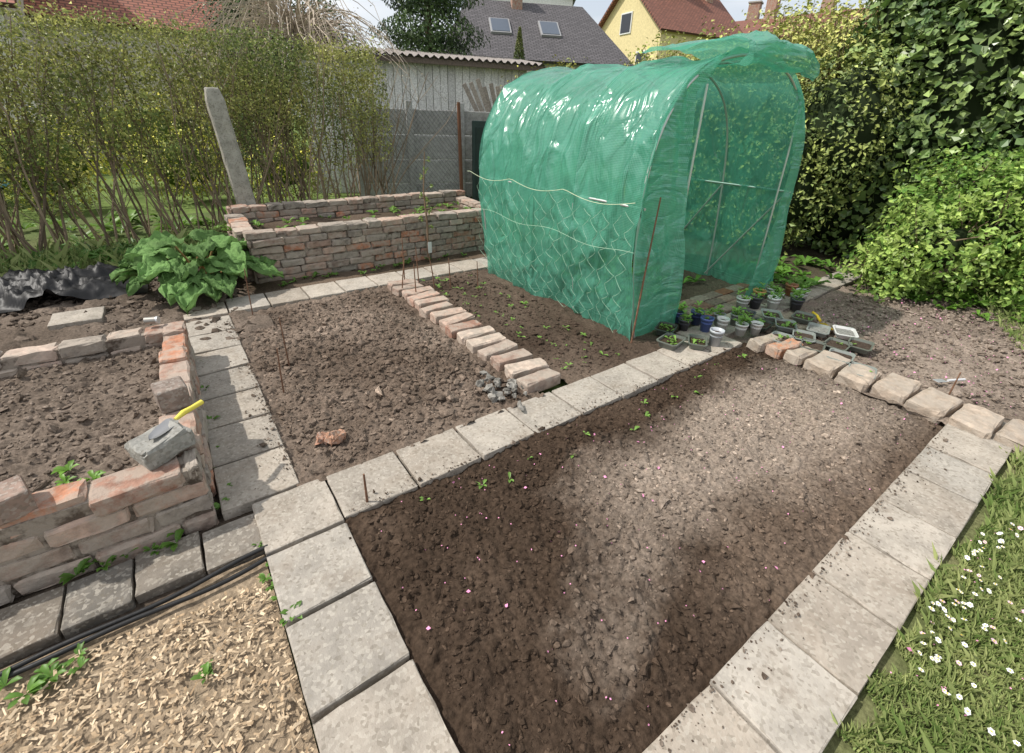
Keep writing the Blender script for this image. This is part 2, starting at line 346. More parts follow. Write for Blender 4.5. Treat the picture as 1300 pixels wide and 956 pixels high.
while y<4.2:
    box(mb,(1.69+rng.normal(0,.012),y+.068,.025),(.29,.12,.08),(rng.normal(0,.03),rng.normal(0,.03),rng.normal(0,.07)),b=.012,jit=.003,col=bcol(),inner=(2,1,0)); y+=.145+rng.uniform(0,.02)
mb.build('brick_edging',M_brick)
mb=MB()
y=1.5
k=0
while y>-.3:
    s=.13 if k<3 else .2
    box(mb,(3.56+rng.normal(0,.015),y-s/2,.025),(.3,s-.012,.09),(rng.normal(0,.03),rng.normal(0,.03),rng.normal(-.05,.06)),b=.022,jit=.004,col=(np.array((.38,.31,.245))*rng.uniform(.85,1.15) if k!=1 else np.array((.45,.22,.13))),inner=(2,1,0)); y-=s+.004;k+=1
mb.build('stone_edging',M_brick)
mb=MB()
for i in range(7):
    for j in range(3):
        box(mb,(3.55+i*.2+.05*(j%2),2.03+j*.13,.012),(.19,.12,.07),(0,rng.normal(0,.02),rng.normal(0,.04)),b=.01,jit=.002,col=bcol(.5),inner=(1,1,0))
mb.build('doorway_brick_paving',M_wood)
# ------------------------------------------------------------ raised brick beds
def wall(mb,p0,p1,h0,h,t,ch=.075,L=.27,f=1.):
    p0=np.array(p0);p1=np.array(p1);d=p1-p0;ln=np.hypot(*d);d/=ln;nrm=np.array([-d[1],d[0]]);a=math.atan2(d[1],d[0])
    n=int(round((h-h0)/ch))
    for c in range(n):
        s=-(c%2)*L*.5+rng.uniform(-.03,.03)
        while s<ln:
            l=L*rng.uniform(.6,1.08); s0=max(s,0);s1=min(s+l,ln)
            if s1-s0>.04:
                m=p0+d*(s0+s1)/2+nrm*rng.normal(0,.008)
                col=bcol(f)
                q=rng.random()
                if q<.2: col=np.array((.27,.235,.20))*rng.uniform(.7,1.2)
                hh=(ch-.008)*(rng.uniform(.85,1.12) if c==n-1 else 1)
                box(mb,(m[0],m[1],h0+ch*(c)+hh/2+rng.normal(0,.002)),(s1-s0-.012,t*rng.uniform(.9,1.07),hh),(rng.normal(0,.018),rng.normal(0,.014),a+rng.normal(0,.03)),b=.012,jit=.003,col=col,inner=(2,1,0))
            s+=l
    box(mb,((p0+p1)[0]/2,(p0+p1)[1]/2,(h0+h-.03)/2),(ln*.99,t*.8,h-h0-.03),(0,0,a),b=.002,col=(.09,.07,.055))
mb=MB()
wall(mb,(-2.2,1.93),(-.14,1.91),-.03,.3,.14,ch=.082)
wall(mb,(-.2,2.0),(-.17,3.5),-.03,.3,.13,ch=.082)
wall(mb,(-2.2,3.5),(-.12,3.46),-.03,.3,.13,ch=.082)
mb.build('brick_raised_bed',M_brick)
mb=MB()
wall(mb,(.5,5.05),(3.4,5.1),-.02,.5,.17,f=.95)
wall(mb,(.52,5.1),(.55,6.1),-.02,.5,.17,f=.95)
wall(mb,(.5,6.12),(3.6,6.2),-.02,.58,.17,f=.95)
wall(mb,(3.4,5.1),(3.5,6.2),-.02,.5,.17,f=.95)
mb.build('brick_planter',M_brick)
grid('planter_soil',.6,3.4,5.1,6.1,.03,lambda x,y:.38+.03*fbm(x*3,y*3,0,4,91),lambda x,y:mixc((.06,.045,.03),(.14,.105,.08),.5+.6*fbm(x*2,y*2,0,4,94)),M_soil)
mb=MB(); box(mb,(-.20,2.37,.35),(.12,.13,.11),(0,0,.15),b=.008,jit=.001,col=(.24,.19,.16)); mb.build('paver_block',M_conc)
mb=MB(); box(mb,(-.68,1.92,.335),(.11,.13,.09),(0,0,.3),b=.008,jit=.001,col=(.26,.19,.155)); mb.build('paver_block',M_conc)
tr=empty('hand_trowel')
mb=MB(); box(mb,(-.25,2.0,.335),(.18,.14,.085),(0,-.1,.45),b=.015,jit=.004,col=(.27,.265,.24),inner=(2,2,1)); mb.build('grey_stone',M_conc)
TZ=-.045;TY=-.05
mb=MB(); tube(mb,[(-.19,2.12+TY,.43+TZ),(-.16,2.15+TY,.435+TZ),(-.13,2.18+TY,.43+TZ),(-.09,2.22+TY,.425+TZ)],[.008,.013,.011,.012],10,(.78,.66,.10)); mb.build('handle',M_plastic,True,tr)
mb=MB(); 
V=[];F=[]
for i in range(9):
    t=i/8;w=.035*math.sqrt(max(0,1-(1-t)**3)) if t<.99 else .02
    for j in range(5):
        s=(j-2)/2; V.append((-.19-.12*(1-t)*.75-s*w*.6,2.12+TY-.1*(1-t)+s*w*.8,.425+TZ+.006*s*s+.004*t))
for i in range(8):
    for j in range(4): a=i*5+j;F.append([a,a+1,a+6,a+5])
mb.add(V,F,(.3,.3,.3)); mb.build('blade',M_metal,True,tr)
mb=MB(); tube(mb,[(-.3,3.5,.33),(-.24,3.48,.33)],[.022,.022],12,(.35,.33,.3)); tube(mb,[(-.24,3.48,.33),(-.23,3.476,.33)],[.024,.024],12,(.6,.6,.6)); mb.build('hose_connector',M_metal,True)
mb=MB(); box(mb,(.42,2.08,.03),(.09,.06,.05),(.2,.3,.4),b=.012,jit=.005,col=(.42,.24,.16)); box(mb,(.36,2.12,.02),(.07,.05,.04),(.3,.1,1.4),b=.012,jit=.005,col=(.40,.22,.15)); mb.build('broken_brick',M_conc)
mb=MB()
P=np.array([(1.42+rng.normal(0,.06),2.02+rng.normal(0,.12),.04) for _ in range(22)]); scatter_clods(mb,P,rng.uniform(.012,.03,22),np.tile((.2,.19,.17),(22,1))*rng.uniform(.6,1.4,(22,1)),1); mb.build('stone_rubble',M_conc)
# wood chips
mb=MB(); n=11000
x=rng.uniform(-1.3,-.03,n);y=rng.uniform(-.2,1.52,n)
keep=y<1.46+.02*np.sin(x*9)-.02*rng.random(n); x=x[keep];y=y[keep];n=len(x)
L_=rng.uniform(.007,.024,n);W_=rng.uniform(.003,.010,n);th=rng.random(n)*6.28
d=np.c_[np.cos(th),np.sin(th),rng.normal(0,.35,n)];s=np.c_[-np.sin(th),np.cos(th),rng.normal(0,.35,n)]
P=np.c_[x,y,rng.uniform(-.01,.016,n)]
V=np.stack([P-d*L_[:,None]/2-s*W_[:,None]/2,P+d*L_[:,None]/2-s*W_[:,None]/3,P+d*L_[:,None]/2+s*W_[:,None]/2,P-d*L_[:,None]/2+s*W_[:,None]/3],1).reshape(-1,3)
c=mixc((.34,.24,.145),(.64,.51,.35),rng.random(n)); mb.add(V,np.arange(4*n).reshape(n,4),np.repeat(c,4,axis=0))
mb.build('wood_chip_mulch',M_wood)
grid('mulch_base',-2,-.02,-.4,1.56,.03,lambda x,y:-.02+.008*fbm(x*8,y*8,0,3,5),lambda x,y:mixc((.20,.15,.10),(.38,.30,.21),.5+.5*fbm(x*20,y*20,0,2,9)),M_soil)
mb=MB()
for o in (0,.022):
    xs=np.linspace(-2.2,0.0,60); tube(mb,np.c_[xs,1.51+o+.022*np.sin(xs*4+o*60)+.008*np.sin(xs*11+o*90),.010+.004*np.sin(xs*9+o*50)],.0085,8,(.02,.02,.02))
mb.build('drip_hose',M_black,True)
# ------------------------------------------------------------ greenhouse
gh=empty('polytunnel_greenhouse'); CX=3.66; Y0,Y1=2.06,4.1
prof=np.array([(-.93,0),(-1.03,.4),(-1.09,.84),(-1.085,1.3),(-.96,1.67),(-.71,1.905),(-.4,2.01),(0,2.055),(.38,2.0),(.66,1.89),(.88,1.66),(1.0,1.3),(1.06,.84),(1.11,.4),(1.12,0)])
def spl(P,n):
    d=np.r_[0,np.cumsum(np.hypot(*np.diff(P,axis=0).T))]; t=np.linspace(0,d[-1],n*6); 
    x=np.interp(t,d,P[:,0]);z=np.interp(t,d,P[:,1])
    w_=n//4*2+1;h_=w_//2
    k=np.ones(w_)/w_; xp=np.pad(x,h_,mode='edge');zp=np.pad(z,h_,mode='edge')
    xs=np.convolve(xp,k,'valid');zs=np.convolve(zp,k,'valid')
    xp=np.pad(xs,h_//2,mode='edge');zp=np.pad(zs,h_//2,mode='edge');k=np.ones(h_//2*2+1)/(h_//2*2+1);xs=np.convolve(xp,k,'valid');zs=np.convolve(zp,k,'valid')
    e=n//12;xs[:e]=x[:e];zs[:e]=z[:e];xs[-e:]=x[-e:];zs[-e:]=z[-e:]
    q=np.linspace(0,len(x)-1,n).astype(int); return np.c_[xs[q],zs[q]],t[q]
NP=260; pr,ps=spl(prof,NP)
T=np.gradient(pr,axis=0);T/=np.hypot(T[:,0],T[:,1])[:,None];NR=np.c_[-T[:,1],T[:,0]]
def uvset(o,UVv):
    me=o.data; uv=me.uv_layers.new(name='UVMap'); li=np.empty(len(me.loops),np.int32); me.loops.foreach_get('vertex_index',li)
    uv.data.foreach_set('uv',UVv[li].ravel().astype(np.float32))
MY=220; ys=np.linspace(Y0,Y1,MY)
SS,YY=np.meshgrid(ps,ys,indexing='ij'); PX=np.repeat(pr[:,0][:,None],MY,1);PZ=np.repeat(pr[:,1][:,None],MY,1)
ph=(YY-Y0)/(Y1-Y0)*3
sag=-.05*np.abs(np.sin(ph*np.pi))**.6
roof=np.clip((PZ-1.3)/.5,0,1)
fold=(.030*rdg(fbm(SS*.8+YY*2.4,YY*1.6-SS*1.2,0,2,205))+.020*rdg(fbm(SS*1.8-YY*2.,YY*1.6+SS*1.,0,2,209)))*(1-.35*roof)+.005*rdg(fbm(SS*5+YY*3,YY*4-SS*2,0,2,219))+.022*rdg(fbm(SS*.6,YY*5.,0,2,223))*np.clip(1-np.abs(PZ-.6)/.8,0,1)
wr=.026*fbm(SS*1.4+YY*1.8,YY*1.1-SS*.6,0,2,201)+fold
low=np.clip((.5-PZ)/.5,0,1)
disp=sag+wr-.015+low*(.05*fbm(YY*7,SS*2,0,3,211)+.03)
GX=CX+PX+NR[:,0][:,None]*disp; GZ=np.maximum(PZ+NR[:,1][:,None]*disp,.0); GY=YY+.015*fbm(SS*3,YY*3,0,2,215)
i=np.arange(NP-1)[:,None]*MY;j=np.arange(MY-1)[None,:];F=np.stack([i+j,i+MY+j,i+MY+j+1,i+j+1],-1).reshape(-1,4)
mb=MB();mb.add(np.c_[GX.ravel(),GY.ravel(),GZ.ravel()],F);o=mb.build('cover',M_film,True,gh);uvset(o,np.c_[SS.ravel(),YY.ravel()])
def panel(name,xa,xb,yy,n=30,m=60,seed=0):
    zs=np.linspace(0.01,1.98,m);ts=np.linspace(0,1,n)
    X=np.array([xa(z)+(xb(z)-xa(z))*ts for z in zs]);Z=np.repeat(zs[:,None],n,1);TT=np.repeat(ts[None],m,0)
    Yv=yy+.03*vn(X*4,Z*3,0,seed)+.03*vn(X*9+Z,Z*1.3,0,seed+2)*(.3+.7*TT)+.02*rdg(fbm(X*5+Z*2,Z*1.5,0,2,seed+4))
    i=np.arange(m-1)[:,None]*n;j=np.arange(n-1)[None,:];F=np.stack([i+j,i+1+j,i+n+j+1,i+n+j],-1).reshape(-1,4)
    mb=MB();mb.add(np.c_[X.ravel(),Yv.ravel(),Z.ravel()],F);o=mb.build(name,M_film,True,gh);uvset(o,np.c_[X.ravel(),Z.ravel()])
lz=pr[:NP//2];rz=pr[NP//2:][::-1]
lx=lambda z:CX+np.interp(z,lz[:,1],lz[:,0]); rx=lambda z:CX+np.interp(z,rz[:,1],rz[:,0])
panel('end_panel_left',lx,lambda z:max(lx(z)+.005,np.interp(z,[0,.7,1.34,1.75,1.98],[3.29,3.16,3.06,3.0,3.2])),Y0+.0,seed=3)
panel('end_panel_right',lambda z:min(rx(z)-.005,np.interp(z,[0,.2,.8,1.3,1.75,1.98],[4.34,4.38,4.56,4.55,4.3,4.1])),rx,Y0+.0,n=16,seed=5)
panel('back_panel',lx,rx,Y1,n=60,seed=9)
nx,ny=70,30
path=[(2.75,.02),(2.5,.035),(2.2,.05),(1.98,.05),(1.86,.02),(1.84,-.05),(1.9,-.11),(2.0,-.09)]
pa=np.array(path);tt=np.linspace(0,len(pa)-1,ny)
xs=np.linspace(3.12,4.1,nx);X=np.repeat(xs[:,None],ny,1);TT=np.repeat(tt[None],nx,0)
zc=np.interp(xs-CX,pr[65:195,0],pr[65:195,1]);zc=np.maximum(zc,1.98-.08*np.clip((xs-3.95)/.15,0,1))[:,None]
Yv=np.interp(TT,range(len(pa)),pa[:,0]);DZ=np.interp(TT,range(len(pa)),pa[:,1])
Zv=zc+DZ+.03*vn(X*5,Yv*5,0,8)+.02*rdg(fbm(X*4+Yv*3,Yv*5,0,2,18))+.01;Yq=Yv+.05*vn(X*5,TT*.6,0,7)
i=np.arange(nx-1)[:,None]*ny;j=np.arange(ny-1)[None,:];F=np.stack([i+j,i+ny+j,i+ny+j+1,i+j+1],-1).reshape(-1,4)
mb=MB();mb.add(np.c_[(X+.02*vn(Yv*9,TT,0,3)).ravel(),Yq.ravel(),Zv.ravel()],F);o=mb.build('rolled_door_flap',M_film,True,gh);uvset(o,np.c_[X.ravel(),TT.ravel()*.15])
mb=MB();W=(.55,.57,.55)
for yy in np.linspace(Y0+.02,Y1-.02,4):
    P=np.c_[CX+pr[:,0]*.975,np.full(NP,yy),np.maximum(pr[:,1]-.035,0)][::4];tube(mb,P,.010,8,W)
for (dx,z) in [(-1.04,1.02),(1.0,1.02),(0,1.98)]: tube(mb,[(CX+dx,Y0,z),(CX+dx,Y1,z)],.010,8,W)
for s in (-1,1):
    for (ya,yb) in ((2.75,2.1),(3.4,2.75),(3.45,4.08)): tube(mb,[(CX+s*.95+(.1 if s>0 else 0),ya,.05),(CX+s*1.0,yb,1.0)],.009,8,W)
tube(mb,[(3.12,Y0+.04,0),(3.12,Y0+.04,1.8)],.009,8,W);tube(mb,[(4.5,Y0+.04,0),(4.5,Y0+.04,1.65)],.009,8,W)
mb.build('frame',M_metal,True,gh)
mb=MB();NC=(.40,.60,.44)
for k in range(20):
    m=13;z=np.linspace(.06,1.05,m)+rng.normal(0,.012,m); tri=np.where(np.arange(m)%2==0,-1,1)*(.042)*(1 if k%2 else -1)
    y=2.1+k*.10+tri+rng.normal(0,.012,m)+.05*np.sin(z*3+1); x=np.interp(z,[0,.4,1.05],[2.68,2.58,2.50])-.03+rng.normal(0,.005,m)
    zz=z-.07*np.abs(np.sin(y*3.3))*z
    q=np.linspace(0,m-1,m*3);tube(mb,np.c_[np.interp(q,range(m),x),np.interp(q,range(m),y),np.interp(q,range(m),zz)-.008*np.abs(np.sin(q*np.pi))],.0013,4,NC,False)
yy=np.linspace(2.02,4.15,40);tube(mb,np.c_[np.full(40,2.46),yy,1.08-.05*np.abs(np.sin((yy-2.02)*4.5))],.0020,4,(.58,.66,.44))
tube(mb,np.c_[np.full(40,2.52),yy,.72+.02*np.sin(yy*7)],.0015,4,NC)
mb.build('plant_netting',M_plain)
STK=[(2.66,2.03,1.1,.008),(1.75,4.22,.5,.006),(1.6,3.95,.35,.006),(1.68,3.8,.33,.006),(1.95,3.95,.33,.006),(2.1,3.9,.3,.006),(2.3,3.7,.3,.005),(.4,3.05,.36,.005),(.3,2.75,.3,.005),(.4,1.57,.18,.006),(3.75,.36,.22,.005),(1.85,4.1,.4,.006),(.35,4.15,.4,.005)]
for k,(x,y,h,r) in enumerate(STK):
    mb=MB();a=rng.normal(0,.05,2)
    if k==0:a=np.array([.04,-.01])
    P=[(x,y,-.01),(x+a[0]*h*.5,y+a[1]*h*.5,h*.5),(x+a[0]*h*1.2,y+a[1]*h,h)];tube(mb,P,[r,r*.9,r*.7],6,(.2,.11,.07));mb.build('plant_stake',M_wood)
# ------------------------------------------------------------ small plants
def rosette(mb,x,y,z,n,size,c,up=.5):
    for k in range(n):
        a=rng.random()*6.28;d=np.array([math.cos(a),math.sin(a),0]);s=np.array([-d[1],d[0],0]);u=up*rng.uniform(.5,1.4);l=size*rng.uniform(.7,1.2);w=l*.36
        p0=np.array([x,y,z]);V=[]
        for (t,ww) in ((0,.08),(.35,.8),(.7,1),(1,.1)):
            q=p0+d*l*t+np.array([0,0,l*u*(t-.45*t*t*1.3)]);V+= [q-s*w*ww*.6+np.array([0,0,.12*l*ww]),q,q+s*w*ww*.6+np.array([0,0,.12*l*ww])]
        F=[]
        for i in range(3):
            for j in range(2):F.append([i*3+j,i*3+j+1,i*3+j+4,i*3+j+3])
        mb.add(V,F,np.array(c)*rng.uniform(.75,1.3))
LG=(.20,.36,.07)
mb=MB()
for (x,y) in [(.62,1.44),(.88,1.38),(1.17,1.40),(1.35,1.28),(1.52,1.36),(1.8,1.26),(2.05,1.4),(2.3,1.36),(2.62,1.42),(2.9,1.44),(3.1,1.38),(1.0,1.33),(2.45,1.28),(1.95,1.31)]:
    rosette(mb,x,y,z1(np.array([x]),np.array([y]))[0],rng.integers(3,6),rng.uniform(.025,.042),LG,.8)
mb.build('seedling_row',M_leaf,True)
mb=MB()
for k in range(65):
    x=rng.choice([1.97,2.12,2.28,2.42])+rng.normal(0,.03);y=rng.uniform(1.9,4.2);rosette(mb,x,y,.015,rng.integers(3,7),rng.uniform(.012,.042),LG,.7)
mb.build('vegetable_seedlings',M_leaf,True)
mb=MB()
for k in range(90): rosette(mb,rng.uniform(3.1,4.5),rng.uniform(2.5,4),.01,rng.integers(4,8),rng.uniform(.05,.13),(.14,.28,.04),.9)
mb.build('greenhouse_weeds',M_leaf,True)
mb=MB()
def weeds(n,x0,x1,y0,y1,s0,s1,c=(.12,.24,.04),z=.0):
    for k in range(n): rosette(mb,rng.uniform(x0,x1),rng.uniform(y0,y1),z,rng.integers(5,10),rng.uniform(s0,s1),c,1.)
weeds(14,-.13,-.07,1.9,3.4,.02,.05);weeds(10,-.6,-.1,1.78,1.84,.02,.05);weeds(8,-.75,-.55,1.38,1.48,.03,.05);weeds(2,-.25,-.1,1.1,1.2,.03,.05);weeds(6,-.6,-.4,2.05,2.25,.02,.05,(.16,.32,.04),.19)
weeds(10,4.6,6.,1.9,2.4,.06,.12,(.12,.24,.03));weeds(160,-4,.4,6.0,7.2,.1,.2,(.10,.21,.04));weeds(50,.3,3.4,5.2,6.0,.04,.09,(.14,.26,.04),.4)
weeds(60,5.8,7,.2,1.5,.07,.15,(.14,.28,.04));weeds(30,5.2,6.5,1.9,2.8,.08,.16,(.12,.25,.04));weeds(200,-5,9,7.3,9,.1,.25,(.14,.25,.04));weeds(8,-.04,.02,1.2,1.62,.02,.04);weeds(25,.6,3,4.75,4.95,.03,.07)
mb.build('weeds',M_leaf,True)
mb=MB();n=230;x=rng.uniform(.35,3.4,n);y=rng.uniform(.3,1.5,n);P=np.c_[x,y,z1(x,y)+.008]
x2=rng.uniform(3.8,6,500);y2=rng.uniform(0,1.6,500);P=np.r_[P,np.c_[x2,y2,np.full(500,.035)]]
x3=rng.uniform(1.4,4.5,100);y3=-.03-rng.exponential(.25,100);P=np.r_[P,np.c_[x3,y3,np.full(100,.03)]]
leaves(mb,P,rng.normal(0,.5,P.shape)+np.array([0,0,1]),np.where(rng.random(len(P))<.10,.017,.0075),np.array((.80,.32,.52))*rng.uniform(.6,1.2,(len(P),1)),.8,.1)
mb.build('fallen_petals',M_plain)
# rhubarb
mbL=MB();mbS=MB()
for k in range(32):
    a=k*2.4+rng.normal(0,.2);R=.14+.46*math.sqrt((k+.5)/32);cx,cy=.10,5.06;hh=(.54-.55*R)*rng.uniform(.8,1.15);d=np.array([math.cos(a),math.sin(a),0]);s=np.array([-d[1],d[0],0])
    c0=np.array([cx,cy,0]);lb=c0+d*R*.7+np.array([0,0,hh]);tube(mbS,[c0+d*.04,c0+d*R*.42+np.array([0,0,hh*.7]),lb],[.014,.011,.008],6,(.3,.2,.08))
    l=rng.uniform(.25,.37);w=l*.98;n1,n2=15,19;V=[];rise=rng.uniform(.1,.5)*(1.2-R*1.6);roll=rng.normal(0,.2)
    for i in range(n1):
        t=i/(n1-1);hw=w*.5*(math.sin(math.pi*(.16+.84*t)**.75)**.75 if t<1 else .01)
        hw*=1+.12*math.sin(t*19+k)
        for j in range(n2):
            q=(j/(n2-1))*2-1;rz_=.038*float(vn(t*7+k,q*6,0,3))+.022*math.sin(q*12+t*13+k)*abs(q)
            V.append(lb+d*(l*(t-.16*abs(q)*(1-t)*1.5))+s*q*hw+np.array([0,0,1])*(rise*l*t-.5*l*t*t+.12*abs(q)*l+roll*q*hw+rz_))
    F=[[i*n2+j,i*n2+j+1,(i+1)*n2+j+1,(i+1)*n2+j] for i in range(n1-1) for j in range(n2-1)]
    mbL.add(V,F,np.array((.15,.27,.085))*rng.uniform(.7,1.35))
rh=empty('rhubarb_plant');mbL.build('leaves',M_rhub,True,rh);mbS.build('stalks',M_bark,True,rh)
grid('black_tarp',-3.6,-.35,5.15,5.9,.02,lambda x,y:.02+(.09+.07*fbm(x*3,y*6,0,3,301)+.07*rdg(fbm(x*6+y*3,y*8,0,4,305))+.03*rdg(fbm(x*16,y*16+x*6,0,2,309)))*np.clip(np.minimum((y-5.14+.12*vn(x*3,0))/.1,(5.9-y)/.1),0,1)*np.clip((-.35-x)/.4,0,1),lambda x,y:np.tile((.014,.014,.015),(len(x),1)),M_black)
sp=empty('young_sapling');mb=MB();mb2=MB()
P=np.array([(2.35,4.9,0),(2.36,4.9,.4),(2.34,4.91,.8),(2.37,4.9,1.2)]);tube(mb,P,[.013,.011,.008,.005],6,(.22,.15,.10))
for k in range(9):
    z=.35+k*.09;a=k*2.4;q=np.array([2.355,4.9,z]);e=q+np.array([math.cos(a)*.06,math.sin(a)*.06,.05]);tube(mb,[q,e],[.004,.002],4,(.22,.15,.1));pp=e+rng.normal(0,.015,(7,3));leaves(mb2,pp,rng.normal(size=(7,3)),.045,np.tile((.22,.3,.08),(7,1)))
mb.build('stem',M_bark,True,sp);mb2.build('buds',M_leaf,False,sp)
mb=MB();box(mb,(2.36,4.86,.16),(.05,.004,.13),(0,0,.1),b=.001,col=(.6,.62,.6));mb.build('plant_label',M_plastic)
# ------------------------------------------------------------ pots & trays
def pot(x,y,r,h,c,plant=True,name='seedling_pot'):
    e=empty(name);mb=MB();n=20
    prf=[(r*.72,0.022),(r*.74,.022),(r*.98,h*.85+.022),(r*1.06,h*.85+.022),(r*1.08,h+.022),(r*.98,h+.022),(r*.93,h*.8)]
    th=np.arange(n)*2*np.pi/n;V=np.array([[x+a*math.cos(t),y+a*math.sin(t),z] for a,z in prf for t in th]);F=[]
    for i in range(len(prf)-1):
        for j in range(n):F.append([i*n+j,i*n+(j+1)%n,(i+1)*n+(j+1)%n,(i+1)*n+j])
    mb.add(V,F,c);mb.build('pot_wall',M_plastic,True,e)
    mb=MB();V=[(x,y,h*.83+.02)]+[(x+r*.93*math.cos(t),y+r*.93*math.sin(t),h*.8+.02) for t in th];mb.add(V,[[0,1+j,1+(j+1)%n] for j in range(n)],(.06,.04,.03));mb.build('compost',M_soil,False,e)
    if plant:
        mb=MB()
        for k in range(6): rosette(mb,x+rng.normal(0,r*.4),y+rng.normal(0,r*.4),h*.85+rng.uniform(0,.09),5,rng.uniform(.03,.06),LG,1.1)
        mb.build('seedling',M_leaf,True,e)
def tray(x,y,sx,sy,h,a,c,plant=6,fill=(.06,.045,.03)):
    sx*=1.12;sy*=1.15
    e=empty('seedling_tray');mb=MB();ca,sa=math.cos(a),math.sin(a)
    def ring(f,z,):
        o=[]
        for (u,v) in [(-1,-.8),(-.8,-1),(.8,-1),(1,-.8),(1,.8),(.8,1),(-.8,1),(-1,.8)]:
            X=u*sx/2*f;Y=v*sy/2*f;o.append((x+X*ca-Y*sa,y+X*sa+Y*ca,z+.01))
        return o
    rs=[ring(.82,.014),ring(.97,h+.012),ring(1.08,h+.012),ring(1.08,h+.018),ring(.95,h+.018),ring(.82,.022)];V=sum(rs,[]);F=[[i*8+j,i*8+(j+1)%8,(i+1)*8+(j+1)%8,(i+1)*8+j] for i in range(5) for j in range(8)]
    mb.add(V,F,c);mb.build('tray_wall',M_plastic,False,e)
    mb=MB();V=ring(.9,h*.72+.012);mb.add(V,[list(range(8))],fill);mb.build('compost',M_soil,False,e)
    if plant:
        mb=MB()
        for k in range(plant):
            u,v=rng.uniform(-.35,.35,2);rosette(mb,x+u*sx*ca-v*sy*sa,y+u*sx*sa+v*sy*ca,h*.75+.02,4,rng.uniform(.02,.045),LG,1.1)
        mb.build('seedlings',M_leaf,True,e)
GB=(.13,.14,.12);WT=(.62,.62,.6);CL=(.24,.26,.24);BL=(.05,.05,.06)
tray(2.86,1.82,.18,.13,.05,.2,GB);tray(3.02,1.99,.17,.12,.05,.4,(.05,.06,.05));tray(3.02,1.70,.16,.11,.05,.6,GB,4)
pot(3.16,1.64,.05,.13,(.45,.47,.5),False);pot(3.34,1.84,.05,.12,(.09,.13,.35),True);pot(3.2,1.95,.048,.1,BL);pot(3.44,1.76,.047,.12,WT,False);pot(3.52,1.64,.047,.1,WT)
pot(3.4,1.97,.052,.12,(.06,.08,.2));pot(3.64,1.58,.045,.1,WT,False);pot(3.56,1.86,.045,.1,(.3,.3,.3));pot(3.3,2.08,.045,.1,(.06,.08,.2));pot(3.68,1.78,.045,.1,CL)
for (x,y,a,c,p) in [(3.66,1.38,.2,CL,3),(3.86,1.3,.4,CL,2),(3.74,1.18,.3,GB,2),(3.92,1.08,.1,GB,1),(3.72,.98,.2,CL,1),(3.98,1.5,.5,CL,5),(4.12,1.3,.3,CL,0),(4.25,1.15,.5,WT,0),(3.80,1.62,.1,(.04,.05,.04),5),(4.1,1.68,.6,CL,6),(3.60,.80,.25,CL,1),(4.08,.98,.2,GB,1),(3.9,1.82,.3,BL,6),(4.3,1.5,.2,GB,4)]:
    tray(x,y,.18,.13,.04,a,c,p,(.07,.052,.04) if p else (.22,.22,.2))
for (x,y,c) in [(4.35,1.8,WT),(4.5,1.85,WT),(4.62,1.72,(.5,.5,.48)),(4.42,1.98,(.5,.28,.1)),(4.8,1.75,WT),(4.22,1.9,BL),(4.62,1.95,WT),(4.08,1.95,(.5,.5,.48)),(4.5,1.66,BL),(4.9,1.9,(.45,.2,.1))]: pot(x,y,.056,.115,c)
tw=empty('hand_trowel');mb=MB();tube(mb,[(4.35,1.38,.05),(4.42,1.44,.06),(4.48,1.50,.06)],[.01,.014,.011],8,(.75,.5,.04));mb.build('handle',M_plastic,True,tw)
mb=MB();box(mb,(4.28,1.30,.045),(.14,.05,.006),(0,0,.85),b=.002,col=(.6,.4,.04));mb.build('blade',M_metal,False,tw)
tw=empty('hand_trowel');mb=MB();tube(mb,[(3.98,.42,.05),(4.1,.36,.05)],[.009,.009],8,(.6,.6,.6));mb.build('handle',M_plastic,True,tw)
mb=MB();box(mb,(3.93,.45,.05),(.07,.04,.005),(0,0,-.5),b=.002,col=(.55,.56,.58));mb.build('blade',M_metal,False,tw)
# ------------------------------------------------------------ grass
mb=MB()
def grass(n,x0,x1,y0,y1,hm,fn=None):
    x=rng.uniform(x0,x1,n);y=rng.uniform(y0,y1,n)
    k=fbm(x*3,y*3,0,2,401)>-.6
    if fn is not None:k&=fn(x,y)
    x=x[k];y=y[k];n=len(x);h=hm*np.exp(rng.normal(0,.35,n))*(1+.5*fbm(x*4,y*4,0,2,77));a=rng.random(n)*6.28;w=.0016+rng.random(n)*.0016
    b=np.c_[x,y,np.full(n,-.02)];s=np.c_[-np.sin(a),np.cos(a),0*a]*w[:,None];ln=np.c_[np.cos(a),np.sin(a),0*a]*(h*rng.uniform(.2,.9,n))[:,None]
    m_=b+ln*.35+np.c_[0*a,0*a,h*.65];t=b+ln+np.c_[0*a,0*a,h]
    V=np.stack([b-s,b+s,m_+s*.8,t,m_-s*.8],1).reshape(-1,3);c=mixc((.15,.23,.06),(.38,.42,.17),.5+.5*fbm(x*5,y*5,0,3,403)+rng.normal(0,.28,n))
    mb.add(V,np.arange(5*n).reshape(n,5),np.repeat(c,5,axis=0))
edge=lambda x,y: y<-.03+.04*vn(x*9,y*0,0,5)+.02*vn(x*30,y*0,0,6)
grass(34000,1.2,2.8,-.8,0.03,.032,edge);grass(26000,2.8,5.2,-1.,0.03,.04,edge);grass(9000,4.9,8,0,.75,.06,lambda x,y:y<.1+.5*(x-4.9)*.8)
grass(9000,-4,.5,6.0,7.3,.1)
mb.build('lawn_grass',M_grass)
grid('lawn',.6,9,-4,-.0,.05,lambda x,y:-.028+.012*fbm(x*3,y*3,0,3,5),lambda x,y:mixc((.11,.14,.05),(.20,.19,.10),.5+.6*fbm(x*9,y*9,0,3,6)),M_soil)
mb=MB();n=420;x=rng.uniform(1.5,5,n);y=-.04-rng.exponential(.16,n);k=fbm(x*2.5,y*3,0,2,55)>-.1;x=x[k];y=y[k];n=len(x)
